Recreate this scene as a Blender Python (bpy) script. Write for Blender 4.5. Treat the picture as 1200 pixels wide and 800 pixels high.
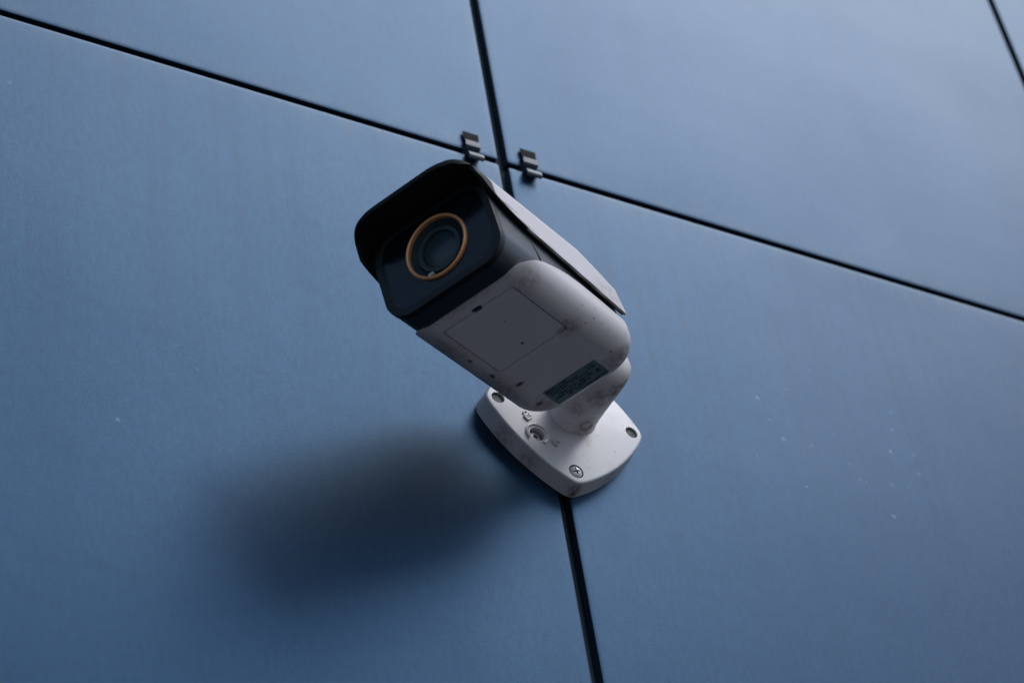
import bpy, bmesh, math, random
from mathutils import Vector, Matrix
R_ = math.radians
for o in list(bpy.data.objects): bpy.data.objects.remove(o)
S = bpy.context.scene
C = S.collection
random.seed(4)

# ------------------------------------------------------------------ camera
cam_d = bpy.data.cameras.new('camera'); cam = bpy.data.objects.new('camera', cam_d); C.objects.link(cam)
# rows = image right, image down, view direction, written in wall axes (x along the wall, y into it, z up)
xr = Vector((0.8846653, -0.4496401, -0.1232708))
xd = Vector((0.2361696, 0.6601226, -0.7130704))
xv = Vector((0.4019840, 0.6017158, 0.6901703))
xv.normalize(); xr = (xr - xv * xr.dot(xv)).normalized(); xd = xv.cross(xr)
M = Matrix.Identity(4)
for i in range(3):
    M[i][0] = xr[i]; M[i][1] = -xd[i]; M[i][2] = -xv[i]
CAMLOC = Vector((-0.68658893, -0.9982863, -1.33777978))
M.translation = CAMLOC
cam.matrix_world = M
cam_d.sensor_width = 36.0; cam_d.sensor_fit = 'HORIZONTAL'
cam_d.lens = 2833.0 / 1200 * 36
cam_d.clip_start = 0.05; cam_d.clip_end = 100
cam_d.dof.use_dof = True; cam_d.dof.focus_distance = 1.56; cam_d.dof.aperture_fstop = 8.0
cam_d.dof.aperture_blades = 9
S.camera = cam

# ------------------------------------------------------------------ light
SUN = Vector((0.37, -0.43, 0.83)).normalized()
W = bpy.data.worlds.new('World'); S.world = W; W.use_nodes = True
wn = W.node_tree; bg = wn.nodes['Background']
sky = wn.nodes.new('ShaderNodeTexSky'); sky.sky_type = 'NISHITA'; sky.sun_disc = False
sky.sun_elevation = math.asin(SUN.z); sky.sun_rotation = math.atan2(SUN.x, SUN.y)
sky.air_density = 1.0; sky.dust_density = 2.2; sky.ozone_density = 2.4
wn.links.new(sky.outputs[0], bg.inputs[0]); bg.inputs[1].default_value = 0.10
ld = bpy.data.lights.new('sun', 'SUN'); ld.energy = 1.0; ld.angle = R_(37); ld.color = (0.95, 0.965, 1.0)
lo = bpy.data.objects.new('sun', ld); C.objects.link(lo)
lo.rotation_euler = SUN.to_track_quat('Z', 'Y').to_euler()
S.view_settings.view_transform = 'Standard'; S.view_settings.look = 'None'
S.view_settings.gamma = 1.0; S.view_settings.use_curve_mapping = False
S.view_settings.exposure = 0.52
S.render.engine = 'CYCLES'
S.render.resolution_x = 1024; S.render.resolution_y = 682

# ------------------------------------------------------------------ materials
def new_mat(name):
    m = bpy.data.materials.new(name); m.use_nodes = True
    return m, m.node_tree, m.node_tree.nodes['Principled BSDF']
def N(nt, t, **kw):
    n = nt.nodes.new(t)
    for k, v in kw.items(): setattr(n, k, v)
    return n
def mixc(nt, fac, a, b):
    n = N(nt, 'ShaderNodeMix', data_type='RGBA')
    for sock, val in ((n.inputs[0], fac), (n.inputs[6], a), (n.inputs[7], b)):
        if hasattr(val, 'is_linked'): nt.links.new(val, sock)
        else: sock.default_value = val if not isinstance(val, tuple) else (*val, 1)
    return n.outputs[2]
def noise(nt, vec, scale, detail=4, rough=.55, stretch=None):
    if stretch:
        mp = N(nt, 'ShaderNodeMapping'); nt.links.new(vec, mp.inputs[0]); mp.inputs[3].default_value = stretch; vec = mp.outputs[0]
    n = N(nt, 'ShaderNodeTexNoise'); n.inputs['Scale'].default_value = scale
    n.inputs['Detail'].default_value = detail; n.inputs['Roughness'].default_value = rough
    nt.links.new(vec, n.inputs['Vector']); return n.outputs['Fac']
def ramp(nt, fac, a, b, va=0., vb=1.):
    n = N(nt, 'ShaderNodeMapRange'); n.inputs[1].default_value = a; n.inputs[2].default_value = b
    n.inputs[3].default_value = va; n.inputs[4].default_value = vb
    nt.links.new(fac, n.inputs[0]); return n.outputs[0]
def math_(nt, op, a, b=None):
    n = N(nt, 'ShaderNodeMath', operation=op)
    for i, v in enumerate((a, b)):
        if v is None: continue
        if hasattr(v, 'is_linked'): nt.links.new(v, n.inputs[i])
        else: n.inputs[i].default_value = v
    return n.outputs[0]
def bump(nt, h, strength, dist, prev=None):
    n = N(nt, 'ShaderNodeBump'); n.inputs['Strength'].default_value = strength; n.inputs['Distance'].default_value = dist
    nt.links.new(h, n.inputs['Height'])
    if prev: nt.links.new(prev, n.inputs['Normal'])
    return n.outputs[0]
def spots(nt, vec, pts, warp=0.0012, wscale=600):
    """mask of small marks: pts = (position, radius, strength[, stretch])"""
    nz = N(nt, 'ShaderNodeTexNoise'); nz.inputs['Scale'].default_value = wscale; nt.links.new(vec, nz.inputs['Vector'])
    sb = N(nt, 'ShaderNodeVectorMath', operation='SUBTRACT'); nt.links.new(nz.outputs['Color'], sb.inputs[0]); sb.inputs[1].default_value = (.5, .5, .5)
    sc = N(nt, 'ShaderNodeVectorMath', operation='SCALE'); nt.links.new(sb.outputs[0], sc.inputs[0]); sc.inputs[3].default_value = warp
    ad = N(nt, 'ShaderNodeVectorMath', operation='ADD'); nt.links.new(vec, ad.inputs[0]); nt.links.new(sc.outputs[0], ad.inputs[1])
    out = None
    for p in pts:
        pos, r, s = p[:3]
        v = ad.outputs[0]
        d = N(nt, 'ShaderNodeVectorMath', operation='SUBTRACT'); nt.links.new(v, d.inputs[0]); d.inputs[1].default_value = pos
        v = d.outputs[0]
        if len(p) > 3:
            m = N(nt, 'ShaderNodeVectorMath', operation='MULTIPLY'); nt.links.new(v, m.inputs[0]); m.inputs[1].default_value = p[3]; v = m.outputs[0]
        L = N(nt, 'ShaderNodeVectorMath', operation='LENGTH'); nt.links.new(v, L.inputs[0])
        k = ramp(nt, L.outputs['Value'], r, r * .35, 0, s)
        out = k if out is None else math_(nt, 'MAXIMUM', out, k)
    return out

def mat_panel():
    m, nt, b = new_mat('coated_panel')
    tc = N(nt, 'ShaderNodeTexCoord'); g = N(nt, 'ShaderNodeNewGeometry'); pos = g.outputs['Position']
    big = noise(nt, pos, 5.5, 5, .6)
    mid = noise(nt, pos, 40, 5, .65)
    base = mixc(nt, ramp(nt, big, .3, .7), (0.0122, 0.0457, 0.0961), (0.0144, 0.0521, 0.1070))
    base = mixc(nt, ramp(nt, mid, .35, .75, 0, .22), base, (0.0184, 0.0586, 0.1073))
    oi = N(nt, 'ShaderNodeObjectInfo')
    base = mixc(nt, ramp(nt, oi.outputs['Random'], 0, 1, 0, .16), base, (0.0202, 0.0488, 0.0785))
    fine = noise(nt, pos, 260, 4, .7, (1, 1, .35))
    base = mixc(nt, ramp(nt, fine, .38, .68, 0, .24), base, (0.0068, 0.0188, 0.0342))
    scuff = math_(nt, 'MULTIPLY', ramp(nt, noise(nt, pos, 9, 6, .7), .60, .72), ramp(nt, noise(nt, pos, 120, 5, .75), .5, .7))
    base = mixc(nt, math_(nt, 'MULTIPLY', scuff, .30), base, (0.0404, 0.0843, 0.1310))
    grain = noise(nt, pos, 700, 2, .6)
    base = mixc(nt, ramp(nt, grain, .35, .65, 0, .30), base, (0.0063, 0.0261, 0.0584))
    # streaks of dirt washed down the sheet
    st = noise(nt, pos, 22, 3, .5, (1, 1, .12))
    base = mixc(nt, ramp(nt, st, .50, .8, 0, .42), base, (0.0090, 0.0345, 0.0718))
    # pale droppings of paint or dried water
    rnd = random.Random(8)
    L = [(-.378,-.072,.0024),(.182,-.183,.0019),(.188,-.203,.0019),(.196,-.219,.0022),(.220,-.218,.0018),(.244,-.2,.001),(.251,-.227,.0017),(.257,-.240,.0020),
         (.262,-.241,.0017),(.306,-.159,.0020),(.302,-.178,.0016),(.294,-.202,.0021),(.316,-.199,.0023),(.285,-.237,.0021),(.315,-.218,.0022),(.301,-.235,.0014),
         (.278,-.269,.0021),(.211,-.166,.0014),(.238,-.137,.0015),(-.306,-.352,.0024),(.233,-.226,.0012),(.340,-.233,.0016),(.168,-.243,.0012),(.205,-.262,.001)]
    for k in range(10): L.append((rnd.uniform(-.35, .5), rnd.uniform(-.5, .3), rnd.uniform(.0006, .0012)))
    # rain streaks hanging from the horizontal joint and dust caught just under it
    sx = N(nt, 'ShaderNodeSeparateXYZ'); nt.links.new(pos, sx.inputs[0]); zz = sx.outputs['Z']
    drip = noise(nt, pos, 75, 4, .6, (1, 1, .03))
    below = math_(nt, 'MULTIPLY', ramp(nt, zz, -.003, -.004, 0, 1), ramp(nt, zz, -.42, -.004, 0, 1))
    base = mixc(nt, math_(nt, 'MULTIPLY', math_(nt, 'MULTIPLY', below, ramp(nt, drip, .50, .72)), .30), base, (0.012, 0.022, 0.034))
    dust = math_(nt, 'MULTIPLY', ramp(nt, math_(nt, 'ABSOLUTE', zz), .030, .003, 0, .35), ramp(nt, noise(nt, pos, 60, 5, .7), .42, .70))
    base = mixc(nt, dust, base, (0.045, 0.060, 0.075))
    sp = spots(nt, pos, [((x, 0, z), r * (.7 + .55 * ((x * 917) % 1)), .05 + .10 * ((z * 733) % 1)) for x, z, r in L], .002, 420)
    base = mixc(nt, sp, base, (0.30, 0.40, 0.50))
    dk = spots(nt, pos, [((-.093, 0, -.246), .0017, .75), ((-.11, 0, -.215), .0007, .5), ((.13, 0, -.35), .001, .5), ((-.25, 0, -.25), .0008, .4)], .001, 600)
    base = mixc(nt, dk, base, (0.0134, 0.0234, 0.0303))
    nt.links.new(base, b.inputs['Base Color'])
    ro = ramp(nt, big, .2, .8, .36, .42)
    nt.links.new(ro, b.inputs['Roughness'])
    b.inputs['Specular IOR Level'].default_value = .3; b.inputs['Metallic'].default_value = .72
    bn = bump(nt, grain, .26, .00020)
    n2 = noise(nt, pos, 11, 3, .5); bn = bump(nt, n2, .08, .004, bn)
    nt.links.new(bn, b.inputs['Normal'])
    return m
def mat_plain(name, col, rough, spec=.5, metal=0., grain=0., gscale=900, var=0., coat=0.):
    m, nt, b = new_mat(name)
    g = N(nt, 'ShaderNodeTexCoord'); pos = g.outputs['Object']
    n = noise(nt, pos, 70, 4, .6)
    c2 = tuple(min(1, x * (1 - var)) for x in col)
    nt.links.new(mixc(nt, ramp(nt, n, .35, .7), col, c2), b.inputs['Base Color'])
    nt.links.new(ramp(nt, noise(nt, pos, 160, 3), .3, .7, rough * .88, min(1, rough * 1.12)), b.inputs['Roughness'])
    b.inputs['Specular IOR Level'].default_value = spec; b.inputs['Metallic'].default_value = metal
    b.inputs['Coat Weight'].default_value = coat
    if grain: nt.links.new(bump(nt, noise(nt, pos, gscale, 2), grain, .00015), b.inputs['Normal'])
    return m
def mat_white(name, dark_pts=(), rust_shade_pts=(), base=(.71, .685, .69), rough=.42, dirt=.35, bumpy=.25, spec=.45):
    m, nt, b = new_mat(name)
    tc = N(nt, 'ShaderNodeTexCoord'); pos = tc.outputs['Object']
    col = mixc(nt, ramp(nt, noise(nt, pos, 30, 5, .6), .35, .75, 0, dirt), base, (.46, .43, .41))
    col = mixc(nt, ramp(nt, noise(nt, pos, 95, 6, .7), .60, .74, 0, dirt * .8), col, (.30, .22, .17))
    if rust_shade_pts:
        rm = spots(nt, pos, rust_shade_pts, .010, 130)
        rm = math_(nt, 'MULTIPLY', rm, ramp(nt, noise(nt, pos, 260, 5, .7), .32, .6))
        col = mixc(nt, rm, col, (.13, .065, .04))
    # fine specks of soot
    v = N(nt, 'ShaderNodeTexVoronoi'); v.inputs['Scale'].default_value = 170; nt.links.new(pos, v.inputs['Vector'])
    cut = ramp(nt, noise(nt, pos, 40, 2), .50, .62)
    sk = math_(nt, 'MULTIPLY', ramp(nt, v.outputs['Distance'], .14, .07, 0, .75), cut)
    col = mixc(nt, sk, col, (.10, .08, .075))
    if dark_pts: col = mixc(nt, spots(nt, pos, dark_pts, .0012, 500), col, (.012, .012, .014))
    nt.links.new(col, b.inputs['Base Color'])
    nt.links.new(ramp(nt, noise(nt, pos, 60, 3), .3, .7, rough * .9, rough * 1.2), b.inputs['Roughness'])
    b.inputs['Specular IOR Level'].default_value = spec
    nt.links.new(bump(nt, noise(nt, pos, 1100, 2), bumpy, .00012), b.inputs['Normal'])
    return m

# ------------------------------------------------------------------ mesh helpers
def wn_mod(o):
    md = o.modifiers.new('w', 'WEIGHTED_NORMAL'); md.keep_sharp = True; md.weight = 80
def link(name, me, mat, parent=None, loc=None):
    o = bpy.data.objects.new(name, me); C.objects.link(o)
    if mat: me.materials.append(mat)
    wn_mod(o)
    if parent: o.parent = parent
    if loc: o.location = loc
    return o
def finish(bm, name, angle=35):
    me = bpy.data.meshes.new(name)
    bmesh.ops.recalc_face_normals(bm, faces=bm.faces[:])
    bm.to_mesh(me); bm.free()
    for p in me.polygons: p.use_smooth = True
    me.set_sharp_from_angle(angle=R_(angle))
    return me
def empty(name, loc, label, cat, group=None):
    o = bpy.data.objects.new(name, None); C.objects.link(o); o.location = loc; o.empty_display_size = .02
    o['label'] = label; o['category'] = cat
    if group: o['group'] = group
    return o
def prism(outline, axis, a, b):
    """closed prism of a 2D outline, extruded along axis 0/1/2 from a to b"""
    bm = bmesh.new(); rings = []
    for h in (a, b):
        vs = []
        for (u, v) in outline:
            p = {0: (h, u, v), 1: (u, h, v), 2: (u, v, h)}[axis]
            vs.append(bm.verts.new(p))
        rings.append(vs)
    n = len(outline)
    for i in range(n):
        bm.faces.new((rings[0][i], rings[0][(i + 1) % n], rings[1][(i + 1) % n], rings[1][i]))
    bm.faces.new(rings[0][::-1]); bm.faces.new(rings[1])
    bmesh.ops.recalc_face_normals(bm, faces=bm.faces[:])
    return bm
def rrect(x0, x1, y0, y1, r, n=8):
    """rounded rectangle; r = one radius or four (x1y1, x0y1, x0y0, x1y0)"""
    if not isinstance(r, (tuple, list)): r = (r,) * 4
    out = []
    for k, (cx, cy, sx, sy) in enumerate(((x1, y1, -1, -1), (x0, y1, 1, -1), (x0, y0, 1, 1), (x1, y0, -1, 1))):
        rr = r[k]
        for i in range(n + 1):
            a = math.pi / 2 * (k + i / n)
            out.append((cx + sx * rr + rr * math.cos(a), cy + sy * rr + rr * math.sin(a)))
            if rr <= 1e-9: break
    return out
def circ(cx, cy, r, n=32): return [(cx + r * math.cos(2 * math.pi * i / n), cy + r * math.sin(2 * math.pi * i / n)) for i in range(n)]
def bm_obj(bm):
    me = bpy.data.meshes.new('tmp'); bm.to_mesh(me); bm.free()
    o = bpy.data.objects.new('tmp', me); C.objects.link(o); return o
def cut(a, others, op='DIFFERENCE', bevel=0, seg=2, bangle=30):
    """a, others: bmeshes -> bmesh of the boolean result, with an optional small bevel of its sharp edges"""
    oa = bm_obj(a); os_ = [bm_obj(x) for x in others]
    for ob in os_:
        md = oa.modifiers.new('b', 'BOOLEAN'); md.operation = op; md.object = ob; md.solver = 'EXACT'
    if bevel:
        md = oa.modifiers.new('v', 'BEVEL'); md.width = bevel; md.segments = seg; md.limit_method = 'ANGLE'; md.angle_limit = R_(bangle)
        md.use_clamp_overlap = True
    bpy.context.view_layer.update()
    dg = bpy.context.evaluated_depsgraph_get()
    me = bpy.data.meshes.new_from_object(oa.evaluated_get(dg))
    bm = bmesh.new(); bm.from_mesh(me)
    for x in [oa] + os_:
        mm = x.data; bpy.data.objects.remove(x); bpy.data.meshes.remove(mm)
    bpy.data.meshes.remove(me)
    return bm
def bevel(bm, w, seg=3, test=None, angle=30):
    es = [e for e in bm.edges if len(e.link_faces) == 2 and e.calc_face_angle(0) > R_(angle) and (test is None or test(e))]
    bmesh.ops.bevel(bm, geom=es, offset=w, segments=seg, profile=.5, affect='EDGES', clamp_overlap=True)
    return bm
def lathe(profile, n=48, close=True):
    """profile of (radius, height) turned about z"""
    bm = bmesh.new(); rings = []
    for (r, h) in profile:
        if r < 1e-7: rings.append([bm.verts.new((0, 0, h))])
        else: rings.append([bm.verts.new((r * math.cos(2 * math.pi * i / n), r * math.sin(2 * math.pi * i / n), h)) for i in range(n)])
    for a, b in zip(rings, rings[1:]):
        for i in range(n):
            j = (i + 1) % n
            if len(a) == 1: bm.faces.new((a[0], b[j], b[i]))
            elif len(b) == 1: bm.faces.new((a[i], a[j], b[0]))
            else: bm.faces.new((a[i], a[j], b[j], b[i]))
    return bm
def torus_arc(R, r, a0, a1, n=24, m=8, flat=1.):
    """bead along an arc in the xy plane"""
    bm = bmesh.new(); rings = []
    full = abs((a1 - a0) - 2 * math.pi) < 1e-6
    for i in range(n if full else n + 1):
        a = a0 + (a1 - a0) * i / n
        rings.append([bm.verts.new(((R + r * math.cos(t)) * math.cos(a), (R + r * math.cos(t)) * math.sin(a), r * flat * math.sin(t))) for t in [2 * math.pi * k / m for k in range(m)]])
    k = len(rings)
    for i in range(k if full else k - 1):
        A, B = rings[i], rings[(i + 1) % k]
        for j in range(m): bm.faces.new((A[j], A[(j + 1) % m], B[(j + 1) % m], B[j]))
    if not full:
        bm.faces.new(rings[0][::-1]); bm.faces.new(rings[-1])
    return bm
def bar(p, q, w, h, z=0):
    p = Vector(p); q = Vector(q); d = (q - p).normalized(); n = Vector((-d.y, d.x)) * w / 2
    return prism([tuple(p + n), tuple(p - n), tuple(q - n), tuple(q + n)], 2, z, z + h)
def join(bms):
    out = bmesh.new()
    for b in bms:
        me = bpy.data.meshes.new('t'); b.to_mesh(me); b.free(); out.from_mesh(me); bpy.data.meshes.remove(me)
    return out

# ------------------------------------------------------------------ the ground under the wall
def mat_ground():
    m, nt, b = new_mat('concrete_paving'); g = N(nt, 'ShaderNodeNewGeometry')
    nt.links.new(mixc(nt, noise(nt, g.outputs['Position'], 2, 6, .6), (.088, .084, .086), (.115, .11, .112)), b.inputs['Base Color'])
    b.inputs['Roughness'].default_value = .85; return m
bm = prism([(-60, -60), (60, -60), (60, .02), (-60, .02)], 2, -4.2, -4.0)
GROUND = bm
# ------------------------------------------------------------------ the wall
PW, GV, GH, TH = 0.6076, 0.0086, 0.0062, 0.008     # panel pitch, joint widths, panel thickness
P_panel = mat_panel()
P_dark = mat_plain('dark_backing', (.012, .015, .018), .7, .3)
P_rail = mat_plain('rail_aluminium', (.09, .12, .14), .5, .5, grain=.2)
P_clip2 = mat_plain('clip_coating', (.05, .08, .115), .4, .5, grain=.2)
P_clip_shade = mat_plain('clip_metal_shaded', (.004, .005, .008), .7, .15)  # near-black colour stands in for the clip's shaded underside
P_clip_lit = mat_plain('clip_metal_lit', (.09, .11, .15), .45, .6, grain=.2)  # lighter colour painted for the clip face that catches light
wall = empty('panel_wall', (0, 0, 0), 'wall clad in blue-grey flat panels with dark open joints behind the surveillance camera', 'wall')
from mathutils import noise as mnoise
def panel(x0, x1, z0, z1, seed):
    ax0, ax1, az0, az1 = x0 + GV / 2, x1 - GV / 2, z0 + GH / 2, z1 - GH / 2
    cx, cz = (x0 + x1) / 2, (z0 + z1) / 2
    def ticks(a, b, n):
        e = [0, .0009, .003, .006, .010, .016, .024, .034]
        return [a + t for t in e] + [a + .034 + (b - a - .068) * k / n for k in range(1, n)] + [b - t for t in e[::-1]]
    def roll(d): return .00035 * math.exp(-d / .0006) + .00018 * math.exp(-d / .012)
    xs, zs = ticks(ax0, ax1, 24), ticks(az0, az1, 44)
    bm = bmesh.new(); G = []
    for x in xs:
        col = []
        for z in zs:
            d = min(x - ax0, ax1 - x, z - az0, az1 - z)
            b = mnoise.noise(Vector((x * 5.0 + seed * 7.3, z * 4.2, seed * 3.1))) * .0011
            b *= min(1, d / .05)
            y = roll(x - ax0) + roll(ax1 - x) + roll(z - az0) + roll(az1 - z) + b
            col.append(bm.verts.new((x - cx, y, z - cz)))
        G.append(col)
    for a, c in zip(G, G[1:]):
        for k in range(len(zs) - 1): bm.faces.new((a[k], c[k], c[k + 1], a[k + 1]))
    # the returned edges of the sheet
    rim = [G[i][0] for i in range(len(xs))] + [G[-1][k] for k in range(1, len(zs))] + [G[i][-1] for i in range(len(xs) - 2, -1, -1)] + [G[0][k] for k in range(len(zs) - 2, 0, -1)]
    back = [bm.verts.new((v.co.x, TH, v.co.z)) for v in rim]
    for k in range(len(rim)):
        bm.faces.new((rim[k], rim[(k + 1) % len(rim)], back[(k + 1) % len(rim)], back[k]))
    bm.faces.new(back)
    o = link('panel', finish(bm, 'panel', 50), P_panel, wall, (cx, 0, cz))
    return o
for i in (-2, -1, 0, 1):
    for j in (0, 1):
        z0, z1 = ((-1.25, 0), (0, 1.25))[j]
        panel(i * PW, (i + 1) * PW, z0, z1, i + 4 * j + 3)
bm = prism([(-1.3, -1.3), (1.3, -1.3), (1.3, 1.3), (-1.3, 1.3)], 1, .045, .055)
link('backing', finish(bm, 'backing'), P_dark, wall)
for k in (-1, 0, 1):
    bm = prism([(k * PW - .03, -1.25), (k * PW + .03, -1.25), (k * PW + .03, 1.25), (k * PW - .03, 1.25)], 1, .0100, .0120)
    link('rail', finish(bm, 'rail'), P_rail, wall)

gr = link('ground', finish(GROUND, 'ground'), mat_ground()); gr['kind'] = 'structure'
def make_clip(name, x, z, label):
    t = empty(name, (x, 0, z), label, 'panel clip', 'metal clips hooked over the horizontal joint')
    w = .0125 / 2; th = .0008
    # (out of the wall, height): a strip folded in two steps, rooted in the joint
    tab = [(.0004, .0206), (.0017, .0206), (.0024, .0199), (.0018, .0124), (.0004, .0120)]
    mid = [(-.0075, .0030), (.0020, .0038), (.0032, .0046), (.0035, .0098), (.0028, .0107), (.0004, .0112)]
    low = [(-.0075, -.0022), (.0020, -.0032), (.0042, -.0042), (.0051, -.0054), (.0061, -.0094), (.0056, -.0103), (.0036, -.0107)]
    def strip(pts):
        bm = bmesh.new(); L = []
        n = len(pts)
        for i, p in enumerate(pts):
            a = Vector(pts[max(i - 1, 0)]); b = Vector(pts[min(i + 1, n - 1)]); d = (b - a).normalized(); nn = Vector((-d.y, d.x)) * th / 2
            q = Vector(p); L.append([bm.verts.new((sx * w, -(q + s * nn).x, (q + s * nn).y)) for sx, s in ((-1, 1), (1, 1), (1, -1), (-1, -1))])
        for A, B in zip(L, L[1:]):
            for k in range(4): bm.faces.new((A[k], A[(k + 1) % 4], B[(k + 1) % 4], B[k]))
        bm.faces.new(L[0][::-1]); bm.faces.new(L[-1])
        bmesh.ops.recalc_face_normals(bm, faces=bm.faces[:])
        return bevel(bm, .0002, 2, angle=50)
    link('tab', finish(strip(tab), 'tab'), P_clip_shade, t)
    link('hook', finish(strip(mid), 'hook'), P_clip2, t)
    link('ledge', finish(strip(low), 'ledge'), P_clip_lit, t)
    return t
make_clip('panel_clip', -.0262, .0, 'small folded metal clip on the horizontal joint, directly above the camera hood')
make_clip('panel_clip', .0222, .0, 'small folded metal clip on the horizontal joint, just right of the vertical joint')

# ------------------------------------------------------------------ the surveillance camera
BASE = Vector((.003, 0, -.2673))
cctv = empty('surveillance_camera', BASE, 'white bullet surveillance camera with black hooded front on a wall bracket', 'security camera')
Mb = Matrix(((0.45211107, 0.87794345, -0.1575147, -0.1328173), (-0.88999267, 0.45575058, -0.01429895, -0.12863841), (0.05922404, 0.14663277, 0.9874165, -0.31618403), (0, 0, 0, 1)))
Bd = Matrix.Translation(-BASE) @ Mb                      # body axes (mm below): x across, y to the rear, z up
mm = .001
def body(bm, name, mat, parent=None, angle=35):
    """link a bmesh drawn in body axes and millimetres; the object keeps body axes as its own"""
    bmesh.ops.scale(bm, vec=(mm, mm, mm), verts=bm.verts[:])
    me = finish(bm, name, angle)
    o = bpy.data.objects.new(name, me); C.objects.link(o); me.materials.append(mat); wn_mod(o)
    if parent is None or parent is cctv: o.parent = cctv; o.matrix_local = Bd
    else: o.parent = parent
    return o
# the tray's own coordinates are body axes in metres, so its stains can be placed
M_tray = mat_white('tray_plastic',
    dark_pts=[((-.0322, .0482, 0), .0016, .9, (1, .5, 1)), ((-.0316, .0719, 0), .0018, .9, (1, .5, 1)), ((-.0248, .0931, .0), .0030, .95, (.7, 1.3, 1)), ((-.0003, .0607, 0), .0017, .9),
              ((-.0282, .1208, 0), .0024, .9, (.7, 1, 1)), ((.0319, .1159, 0), .0014, .8), ((.041, .0021, .001), .0012, .6), ((.036, .050, 0), .0011, .6), ((.033, .062, 0), .0009, .6)],
    rust_shade_pts=[((.027, .073, 0), .010, .65), ((-.034, .03, .002), .012, .5, (1, .35, 1)), ((-.033, .085, .002), .010, .5, (1, .3, 1)), ((.03, .128, .001), .012, .6, (.6, 1, 1)),
              ((.036, .015, .001), .014, .4), ((-.025, .125, 0), .012, .5), ((.0, .0, .001), .006, .4, (.15, 1, 1))], dirt=.32)
M_lid = mat_white('lid_plastic', dark_pts=[((-.0003, .0607, 0), .0015, .95)], rust_shade_pts=[((.024, .071, 0), .006, .5)], dirt=.18)
M_plate = mat_white('bracket_paint', rust_shade_pts=[((.012, -.020, .014), .006, .4), ((.002, -.060, .006), .007, 1.0), ((-.03, -.042, .004), .010, .5, (1, 1, .5)), ((-.045, -.025, .003), .012, .5), ((.03, -.04, .004), .012, .45)], base=(.53, .545, .57), dirt=.18, rough=.30, spec=.6)  # side spots paint shade on the lower edges; bottom corner spot is a stain
M_neck = mat_white('neck_paint', rust_shade_pts=[((.010, -.017, .022), .011, .75), ((-.006, -.016, .035), .010, .5), ((.014, -.012, .058), .012, .8), ((.004, -.018, .05), .012, .6)],
                   dark_pts=[((.0125, -.0155, .0262), .0012, .8), ((.015, -.012, .050), .0010, .8), ((.012, -.015, .052), .0009, .8), ((.0165, -.0105, .066), .0022, .6)], dirt=.45)
M_visor = mat_white('sunshield_paint', rust_shade_pts=[((.047, .11, .036), .010, .3, (1, .4, 1))], dark_pts=[((.0466, y, z), .0020, .75, (.8, .08, 1)) for y, z in ((-.012, .0430), (.005, .0375), (.03, .0340), (.055, .0318), (.08, .0298), (.105, .0272), (.12, .0258))], base=(.66, .64, .655), dirt=.18)
M_black = mat_plain('black_plastic', (.006, .007, .009), .42, .35, grain=.25, gscale=1400)
M_hood = mat_plain('hood_black', (.006, .007, .008), .6, .3, grain=.2)
M_side = mat_plain('side_metal', (.010, .024, .036), .42, .85, grain=.25, gscale=1300, var=.12)
M_glass = mat_plain('front_glass', (.003, .009, .012), .16, .38, var=.1)
M_copper = mat_plain('copper_ring', (.92, .44, .20), .30, .6, metal=.35, grain=.1, var=.15)
M_lensb = mat_plain('lens_barrel', (.018, .034, .042), .5, .12)
M_lensr = mat_plain('lens_retainer', (.042, .070, .082), .5, .15)
M_dome = mat_plain('lens_glass', (.024, .045, .055), .25, .35)
M_glint = mat_plain('painted_glint', (.5, .5, .5), .4, .5)  # pale grey painted as a highlight inside the lens ring
M_groove = mat_plain('dark_groove', (.02, .016, .014), .8, .2)  # dark colour at the bottom of screw slots and socket

REAR = 141.5
# tray : rounded box cut by the side line that sweeps up behind the bezel
def tray_body():
    bm = bmesh.new(); R, Q = 16.0, 10.5; rings = []
    zs = [R * (1 - math.cos(math.pi / 2 * k / 16)) for k in range(17)] + [45]
    for z in zs:
        d = R - math.sqrt(max(0, R * R - (R - min(z, R)) ** 2)); e = Q - math.sqrt(max(0, Q * Q - (Q - min(z, Q)) ** 2))
        cr = 21 - .35 * d
        rings.append([bm.verts.new((x, y, z)) for x, y in rrect(-45 + d, 45 - d, -60, REAR - e, (cr, cr, 0, 0), 16)])
    n = len(rings[0])
    for A, B in zip(rings, rings[1:]):
        for k in range(n): bm.faces.new((A[k], A[(k + 1) % n], B[(k + 1) % n], B[k]))
    bm.faces.new(rings[0][::-1]); bm.faces.new(rings[-1])
    bmesh.ops.recalc_face_normals(bm, faces=bm.faces[:])
    return bm
tray = tray_body()
side_line = [(0, -5), (160, -5), (160, 17), (140, 19.5), (122, 21.6), (96, 23.2), (72, 24), (58, 23.2), (47, 21.3), (36.3, 18.7), (26, 15.6), (18, 12.5), (11.6, 9.4), (6, 6.4), (2.5, 4.6), (.7, 3.4), (0, 2.2)]
slot = prism(rrect(-3.6, 3.6, 8.6, 12.6, 1.6, 5), 2, -3, 3)
lidhole = prism(rrect(-26.7, 26.7, 11.0, 73.0, 2.4, 5), 2, -3, 1.6)
tray = cut(tray, [prism(side_line, 0, -80, 80)], 'INTERSECT')
tray = cut(tray, [lidhole, slot], 'DIFFERENCE', bevel=.35, seg=2, bangle=40)
tray_o = body(tray, 'lower_housing', M_tray)
lid = cut(prism(rrect(-26.0, 26.0, 11.7, 72.3, 2.0, 5), 2, .05, 1.55), [prism(rrect(-3.0, 3.0, 9, 13.4, 1.4, 5), 2, -3, 3)], 'DIFFERENCE', bevel=.18, seg=2, bangle=40)
lid_o = body(lid, 'service_lid', M_lid, tray_o)
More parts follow.
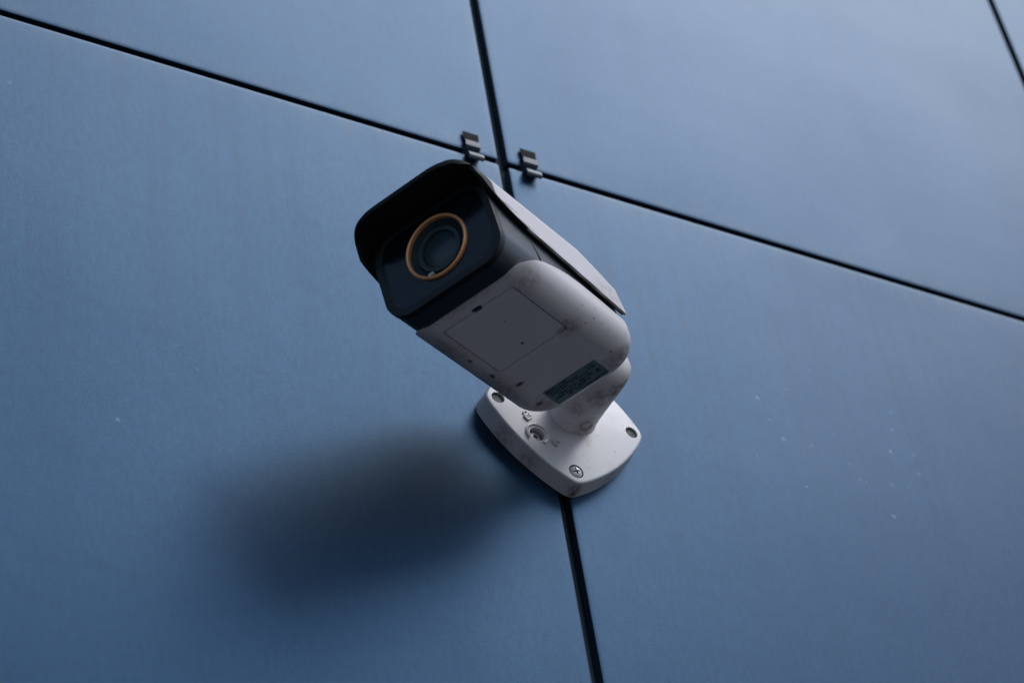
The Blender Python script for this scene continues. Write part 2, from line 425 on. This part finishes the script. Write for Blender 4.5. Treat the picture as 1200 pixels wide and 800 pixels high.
# sticker with lines of print
M_stick = mat_plain('sticker', (.15, .23, .26), .5, .4, var=.25)
M_ink = mat_plain('ink', (.010, .014, .018), .6, .3)
st = prism(rrect(-20.5, 20.5, 113, 132.3, .8, 3), 2, -.12, .02)
stick = body(st, 'sticker', M_stick)
rs = random.Random(5)
bars = []
def ink(x0, x1, y0, y1): bars.append(prism([(x0, y0), (x1, y0), (x1, y1), (x0, y1)], 2, -.16, -.10))
# blocks of letter-like strokes, reading along the long side of the sticker
rows = [(114.6, 1.6, -19, -3), (117.0, 1.5, -18.5, 4), (119.3, 1.9, -18, 11), (122.3, 2.1, -15, 12), (125.3, 1.7, -18, 9), (127.9, 1.5, -10, 4), (129.9, 1.4, -1, 19)]
for (y, h, xa, xb) in rows:
    x = xa
    while x < xb:
        wd = rs.choice((.45, .6, .8, 1.0, 1.2))
        if rs.random() < .94: ink(x, min(x + wd, xb), y, y + h * rs.choice((1, 1, .7)))
        x += wd + rs.choice((.15, .18, .22, .7))
mk = join(bars)
ink_o = body(mk, 'print', M_ink, stick); ink_o['kind'] = 'stuff'
def text_mesh(txt, size, x, y, parent, name, rot=0):
    cu = bpy.data.curves.new('t', 'FONT'); cu.body = txt; cu.size = size; cu.extrude = .04; cu.align_x = 'CENTER'; cu.align_y = 'CENTER'; cu.offset = .08
    o = bpy.data.objects.new('t', cu); C.objects.link(o)
    bpy.context.view_layer.update()
    me = bpy.data.meshes.new_from_object(o.evaluated_get(bpy.context.evaluated_depsgraph_get()))
    bpy.data.objects.remove(o); bpy.data.curves.remove(cu)
    bm = bmesh.new(); bm.from_mesh(me); bpy.data.meshes.remove(me)
    # seen from below: turn the letters over
    bmesh.ops.transform(bm, matrix=Matrix.Translation((x, y, -.15)) @ Matrix.Rotation(R_(rot), 4, 'Z') @ Matrix.Rotation(math.pi, 4, 'X'), verts=bm.verts[:])
    return body(bm, name, M_ink, parent)
text_mesh('CE', 4.4, 15.0, 117.8, stick, 'mark')
text_mesh('R', 5.2, 16.6, 124.4, stick, 'mark')

# main housing (dark metal side) and the bezel, one rounded section, tapering down at the rear
top_cut = [(-60, -5), (80, -5), (100, 12), (170, 14), (170, 44), (138, 46.5), (122, 50), (100, 58), (82, 63.2), (70, 64.4), (-60, 64.4)]
sec = rrect(-43.3, 43.3, .9, 65, (12, 12, 16.6, 16.6), 12)
seam = [(-18, -5), (20.5, -5), (24.0, 6), (25.4, 13), (25.3, 19), (24.3, 24.5), (21.5, 29.5), (16.5, 33.2), (9.0, 37), (0, 40.8), (-2, 44), (-2, 75)]
hs = prism(sec, 1, -2, REAR - 4)
core = prism(rrect(-41.8, 41.8, 2.4, 63, (12, 12, 15, 15), 10), 1, -4, 60)
body(core, 'seam_core', mat_plain('seam_black', (.006, .006, .007), .7, .2))
hs = cut(hs, [prism(top_cut, 0, -90, 90), prism([(y + 2.7, z + (0 if z < 20 else -1.4)) for y, z in seam] + [(170, 75), (170, -5)], 0, -90, 90), prism(rrect(-43.4, 43.4, -50, REAR - 4, (22, 22, 0, 0), 12), 2, -10, 90)], 'INTERSECT', bevel=.4, seg=2, bangle=40)
body(hs, 'main_housing', M_side)
bz_side = seam + [(-18, 75)]
bz_plan_sec = rrect(-43.3, 43.3, .9, 65, (12, 12, 16.6, 16.6), 12)
bz = prism(bz_plan_sec, 1, -18, 30)
bz = cut(bz, [prism(bz_side, 0, -90, 90)], 'INTERSECT', bevel=1.0, seg=3, bangle=50)
win_o = rrect(-38.2, 38.2, 6.2, 61.5, (13, 13, 14, 14), 10)
bz = cut(bz, [prism(win_o, 1, -30, -16.2), prism(circ(.2, 35.0, 20.15, 64), 1, -30, -5)], 'DIFFERENCE', bevel=.4, seg=2, bangle=60)
bezel = body(bz, 'front_bezel', M_side)
# black front rim of the bezel
rim_out = rrect(-43.6, 43.6, .6, 65.3, (12.3, 12.3, 16.9, 16.9), 12)
rim = cut(prism(rim_out, 1, -19, -13.5), [prism(rrect(-38.8, 38.8, 5.6, 62.1, (13.5, 13.5, 14.5, 14.5), 10), 1, -30, 0)], 'DIFFERENCE', bevel=.6, seg=3, bangle=40)
body(rim, 'front_rim', M_black)
# glass with a hole for the lens
LX, LZ = .2, 35.0
gl = cut(prism(rrect(-38.5, 38.5, 5.9, 61.8, (13.2, 13.2, 14.2, 14.2), 10), 1, -17.2, -15.0), [prism(circ(LX, LZ, 20.2, 64), 1, -30, 0)], 'DIFFERENCE', bevel=.3, seg=2, bangle=50)
glass = body(gl, 'front_window', M_glass)
def ybody(bm, name, mat, parent=None):
    """a lathe (about z, +z to the front) laid along the lens axis"""
    bmesh.ops.transform(bm, matrix=Matrix.Translation((LX, 0, LZ)) @ Matrix.Rotation(R_(90), 4, 'X'), verts=bm.verts[:])
    return body(bm, name, mat, parent)
ring = lathe([(20.1, 15.5), (20.1, 18.3), (20.4, 18.9), (21.3, 19.3), (22.1, 18.9), (22.4, 18.2), (22.4, 17.0)], 72)
ybody(ring, 'lens_ring', M_copper, glass)
lens = lathe([(20.0, 16.4), (17.5, 14.6), (14.2, 13.0), (14.0, 14.0), (13.2, 14.2), (12.6, 13.6), (12.2, 10.5), (0, 10.0)], 64)
ybody(lens, 'lens_barrel', M_lensb, glass)
ybody(lathe([(15.6, 13.6), (15.4, 15.2), (13.0, 15.4), (12.7, 14.2)], 64), 'lens_retainer', M_lensr, glass)
dome = lathe([(13.0, 13.2), (11, 14.0), (8, 14.7), (4, 15.1), (0, 15.2)], 48)
ybody(dome, 'lens', M_dome, glass)
tab = prism(rrect(-11.3, -7.6, -16.0, -14.3, .5, 3), 2, 15.0, 17.0)  # block added as a glint on the lens, not a barrel part
ybody(tab, 'lens_glint', M_glint, glass)

# sunshield: a bent sheet with a black lining that shows inside the hood
def smooth(pts, k=5):
    out = []; n = len(pts)
    for i in range(n - 1):
        p0, p1, p2, p3 = (Vector(pts[max(0, i - 1)]), Vector(pts[i]), Vector(pts[i + 1]), Vector(pts[min(n - 1, i + 2)]))
        for j in range(k):
            t = j / k
            q = .5 * ((2 * p1) + (p2 - p0) * t + (2 * p0 - 5 * p1 + 4 * p2 - p3) * t * t + (3 * p1 - p0 - 3 * p2 + p3) * t ** 3)
            out.append((q.x, q.y))
    out.append(tuple(pts[-1])); return out
def shell(xo, zt, r, th, grow, ext):
    def half(x, z, rr): return rrect(-x, x, -40, z, (rr, rr, .0001, .0001), 12)
    o = prism(half(xo, zt, r), 1, -60, 160); i = prism(half(xo - th, zt - th, r - th), 1, -70, 170)
    g = grow
    side = [(-44 - ext, 75), (-44 - ext, 63)] + smooth([(-31 - ext, 61.5), (-29 - ext, 56 - g), (-24.5 - ext, 50.4 - g), (-16, 45.0 - g), (-4, 40.4 - g), (16, 36.2 - g), (45, 33.6 - g), (75, 31.0 - g), (105, 27.8 - g), (124.6, 26.0 - g)]) + [
            (125.4 + ext, 27.0 - g), (121.5 + ext, 47), (121 + ext, 70), (121 + ext, 90), (-44 - ext, 90)]
    pl = rrect(-60, 60, -44 - ext, 150, (1, 1, 30, 30), 12)
    e = 44 + ext
    hf = smooth([(0, -e), (18, -e), (27, -e + .8), (36, -39.8 - ext), (42, -35.2 - ext), (46, -29.5 - ext), (48.2, -23.5 - ext), (50, -14)])
    pl = [(-60, 160), (-60, -14)] + [(-x, y) for x, y in hf[::-1]] + hf[1:] + [(60, -14), (60, 160)]
    s = cut(o, [i], 'DIFFERENCE')
    s = cut(s, [prism(side, 0, -100, 100), prism(pl, 2, -50, 120)], 'INTERSECT')
    # the rear third of the shield drops
    bmesh.ops.bisect_plane(s, geom=s.verts[:] + s.edges[:] + s.faces[:], plane_co=(0, 84, 0), plane_no=(0, 1, 0))
    bmesh.ops.bisect_plane(s, geom=s.verts[:] + s.edges[:] + s.faces[:], plane_co=(0, 104, 0), plane_no=(0, 1, 0))
    for v in s.verts:
        if v.co.y > 84 and v.co.z > 45:
            k = (v.co.y - 84) / 40
            v.co.z -= 13 * k ** 1.3 * min(1, (v.co.z - 45) / 12)
    return s
vs = shell(47.2, 67.2, 13, 1.5, 0, 0)
visor = body(vs, 'sunshield', M_visor)
ls = shell(45.6, 65.6, 11.5, 1.3, -.9, .2)
body(ls, 'hood_lining', M_hood, visor)
lp = shell(47.3, 67.3, 13.1, 2.0, .2, .35)
hf = smooth([(0, -42), (18, -42), (27, -41.2), (35, -37.8), (41, -33.2), (44.8, -27.9), (46.6, -22), (47.6, -12)])
lip_plan = [(-60, 20), (-60, -11)] + [(-x, y) for x, y in hf[::-1]] + hf[1:] + [(60, -11), (60, 20)]
lip_side = [(-60, 90), (-60, 70)] + smooth([(-33.5, 69), (-30.5, 62.5), (-27.2, 56.5), (-22.6, 51.2), (-14, 45.4), (-4, 41.0), (10, 37.4), (22, 35.2)]) + [(22, 90)]
lp = cut(lp, [cut(prism(lip_side, 0, -80, 80), [prism(lip_plan, 2, -50, 120)], 'INTERSECT'), prism([(16, -50), (200, -50), (200, 120), (16, 120)], 0, -80, 80)], 'DIFFERENCE', bevel=.2, seg=1, bangle=50)
body(lp, 'hood_lip', M_hood, visor)

# ------------------------------------------------------------------ bracket: axes x along the wall, y up the wall, z out of it
Br = Matrix(((1, 0, 0, 0), (0, 0, -1, 0), (0, 1, 0, 0), (0, 0, 0, 1)))
def brk(bm, name, mat, parent=None, at=(0, 0, 0), angle=35):
    bmesh.ops.transform(bm, matrix=Matrix.Translation(at), verts=bm.verts[:])
    bmesh.ops.scale(bm, vec=(mm, mm, mm), verts=bm.verts[:])
    me = finish(bm, name, angle)
    o = bpy.data.objects.new(name, me); C.objects.link(o); me.materials.append(mat); wn_mod(o)
    if parent is None: o.parent = cctv; o.matrix_local = Br
    else: o.parent = parent
    return o
def squircle(a, n, k=96):
    out = []
    for i in range(k):
        t = 2 * math.pi * i / k
        c, s = math.cos(t), math.sin(t)
        r = a / (abs(c) ** n + abs(s) ** n) ** (1 / n)
        p, q = r * c, r * s
        out.append(((p - q) / math.sqrt(2), (p + q) / math.sqrt(2)))
    return out
def arcs(diag, sag, k=18):
    out = []; c = diag * math.sqrt(2); Rr = (c * c / 4 + sag * sag) / (2 * sag); h = math.asin(c / 2 / Rr)
    for q in range(4):
        t0 = math.pi / 2 * q + math.pi / 4
        cx, cy = (diag / math.sqrt(2) - (Rr - sag)) * math.cos(t0), (diag / math.sqrt(2) - (Rr - sag)) * math.sin(t0)
        for i in range(k):
            a = t0 - h + 2 * h * i / k
            out.append((cx + Rr * math.cos(a), cy + Rr * math.sin(a)))
    return out
PT = 14.0
def rounded(pts, w=5, passes=3):
    n = len(pts)
    for _ in range(passes):
        pts = [(sum(pts[(i + k) % n][0] for k in range(-w, w + 1)) / (2 * w + 1), sum(pts[(i + k) % n][1] for k in range(-w, w + 1)) / (2 * w + 1)) for i in range(n)]
    return pts
hi_ = rounded(arcs(60.3, 7.0, 84), 3, 3)[::3]
bm = bmesh.new(); nn_ = len(hi_); rings = []
for sc, z in ((1.022, .3), (1.004, PT - 1.3), (1.0, PT - .75), (.994, PT - .32), (.985, PT - .08), (.972, PT), (.93, PT + .12), (.84, PT + .42), (.72, PT + .75), (.58, PT + 1.05), (.42, PT + 1.3), (.25, PT + 1.46), (.1, PT + 1.5)):
    rings.append([bm.verts.new((x * sc, y * sc, z)) for x, y in hi_])
for A, B in zip(rings, rings[1:]):
    for k in range(nn_): bm.faces.new((A[k], A[(k + 1) % nn_], B[(k + 1) % nn_], B[k]))
bm.faces.new(rings[0][::-1]); bm.faces.new(rings[-1])
bmesh.ops.recalc_face_normals(bm, faces=bm.faces[:])
HOLES = [(-50.6, .6), (0, -49.6), (50.6, -.2), (0, 49.6)]
KEY = (-25.3, -24.6)
cuts = [prism(circ(x, y, 4.7 if abs(x) > 10 else 5.4, 32), 2, 6, 30) for x, y in HOLES] + [prism(circ(KEY[0], KEY[1], 5.4, 32), 2, 5, 30)]
pl = cut(bm, cuts, 'DIFFERENCE', bevel=.45, seg=2, bangle=40)
plate = brk(pl, 'mounting_plate', M_plate)
M_plug = mat_plain('grey_plug', (.018, .027, .034), .55, .4)
M_screw = mat_plain('screw_steel', (.50, .50, .52), .38, .6, metal=.35, grain=.1, var=.25)
def plug(x, y): brk(lathe([(4.5, 4), (4.5, 12.4), (4.2, 12.9), (0, 13.0)], 32), 'hole_plug', M_plug, plate, (x, y, 0))
plug(*HOLES[0]); plug(*HOLES[2])
def screw(x, y, rot):
    head = lathe([(4.9, 12), (4.9, 16.9), (4.6, 17.7), (3.4, 18.5), (0, 18.9)], 40)
    bmesh.ops.recalc_face_normals(head, faces=head.faces[:])
    # close the underside for the boolean
    bmesh.ops.holes_fill(head, edges=[e for e in head.edges if len(e.link_faces) == 1], sides=0)
    a = R_(rot)
    cr = []
    for k in (0, 1):
        d = Vector((math.cos(a + k * math.pi / 2), math.sin(a + k * math.pi / 2))) * 2.7
        cr.append(bar(tuple(-d), tuple(d), 1.25, 4, 16.4))
    head = cut(head, cr, 'DIFFERENCE', bevel=.12, seg=1, bangle=45)
    brk(lathe([(2.9, 15.6), (2.9, 16.5), (0, 16.5)], 20), 'screw_slot', M_groove, plate, (x, y, -3.7))
    s = brk(head, 'screw', M_screw, plate, (x, y, -3.7))
    return s
screw(HOLES[1][0], HOLES[1][1], 20); screw(HOLES[3][0], HOLES[3][1], 50)
# lock screw in its recess, the raised ring round it and the lock marks
cup = lathe([(5.3, 8), (5.3, 17.6)], 40)
sock = lathe([(4.1, 8.5), (4.1, 15.4), (3.6, 16.0), (1.7, 16.1), (1.5, 15.7), (1.4, 12), (0, 12)], 32)
brk(sock, 'lock_screw', M_screw, plate, (*KEY, -4))
brk(lathe([(1.45, 12.3), (0, 12.4)], 16), 'socket', M_groove, plate, (*KEY, -4))
brk(torus_arc(7.8, 1.0, R_(-60), R_(215), 40, 8, 1.0), 'raised_ring', M_plate, plate, (*KEY, PT + .9))
def padlock(x, y, rot, opened):
    b = join([bar((-2.3, -2.2), (2.3, -2.2), 1.1, 1.5, 17.4), bar((-2.3, 1.2), (2.3, 1.2), 1.1, 1.5, 17.4), bar((-2.2, -2.5), (-2.2, 1.5), 1.1, 1.5, 17.4), bar((2.2, -2.5), (2.2, 1.5), 1.1, 1.5, 17.4),
              bar((0, -1.1), (0, .3), 1.1, 1.4, 17.4)])
    t = torus_arc(1.7, .65, R_(0), R_(180), 14, 6); bmesh.ops.translate(t, vec=(0.9 if opened else 0, 2.4 if opened else 1.6, 18), verts=t.verts[:])
    b = join([b, t])
    bmesh.ops.rotate(b, matrix=Matrix.Rotation(R_(rot), 3, 'Z'), verts=b.verts[:])
    brk(b, 'lock_mark', M_plate, plate, (x, y, -2.75))
padlock(-30.9, -11.0, 45, True); padlock(-12.0, -28.9, 45, False)

# neck standing out of the plate
NX, NY = 4.4, 1.6
nk = lathe([(0, 11), (18.3, 11), (18.3, 15.6), (18.0, 16.4), (17.5, 17.4), (17.1, 24), (17.0, 34), (17.1, 50), (17.2, 60), (16.6, 66), (15.0, 70.2), (12.0, 73.0), (8.5, 74.6), (4, 75.3), (0, 75.5)], 64)
neck = brk(nk, 'neck', M_neck, None, (NX, NY, 0))
# grub screw boss facing the ground
bo = lathe([(4.6, 0), (4.6, .5), (4.2, .75), (3.5, .75), (3.3, .1), (3.2, -.8), (0, -.9)], 32)
bmesh.ops.rotate(bo, matrix=Matrix.Rotation(R_(90), 3, 'X'), verts=bo.verts[:])
bmesh.ops.rotate(bo, matrix=Matrix.Rotation(R_(14), 3, 'Z'), verts=bo.verts[:])
brk(bo, 'screw_boss', M_neck, neck, (NX + 4.2, NY - 16.75, 23.0))
# ball joint tying the neck to the back of the body
jt = lathe([(0, -6), (13, -6), (14, -4), (14, 10), (13, 12), (0, 12)], 48)
bmesh.ops.rotate(jt, matrix=Matrix.Rotation(R_(90), 3, 'X'), verts=jt.verts[:])
bmesh.ops.translate(jt, vec=(2, 140, 27), verts=jt.verts[:])
body(jt, 'swivel_joint', M_neck)
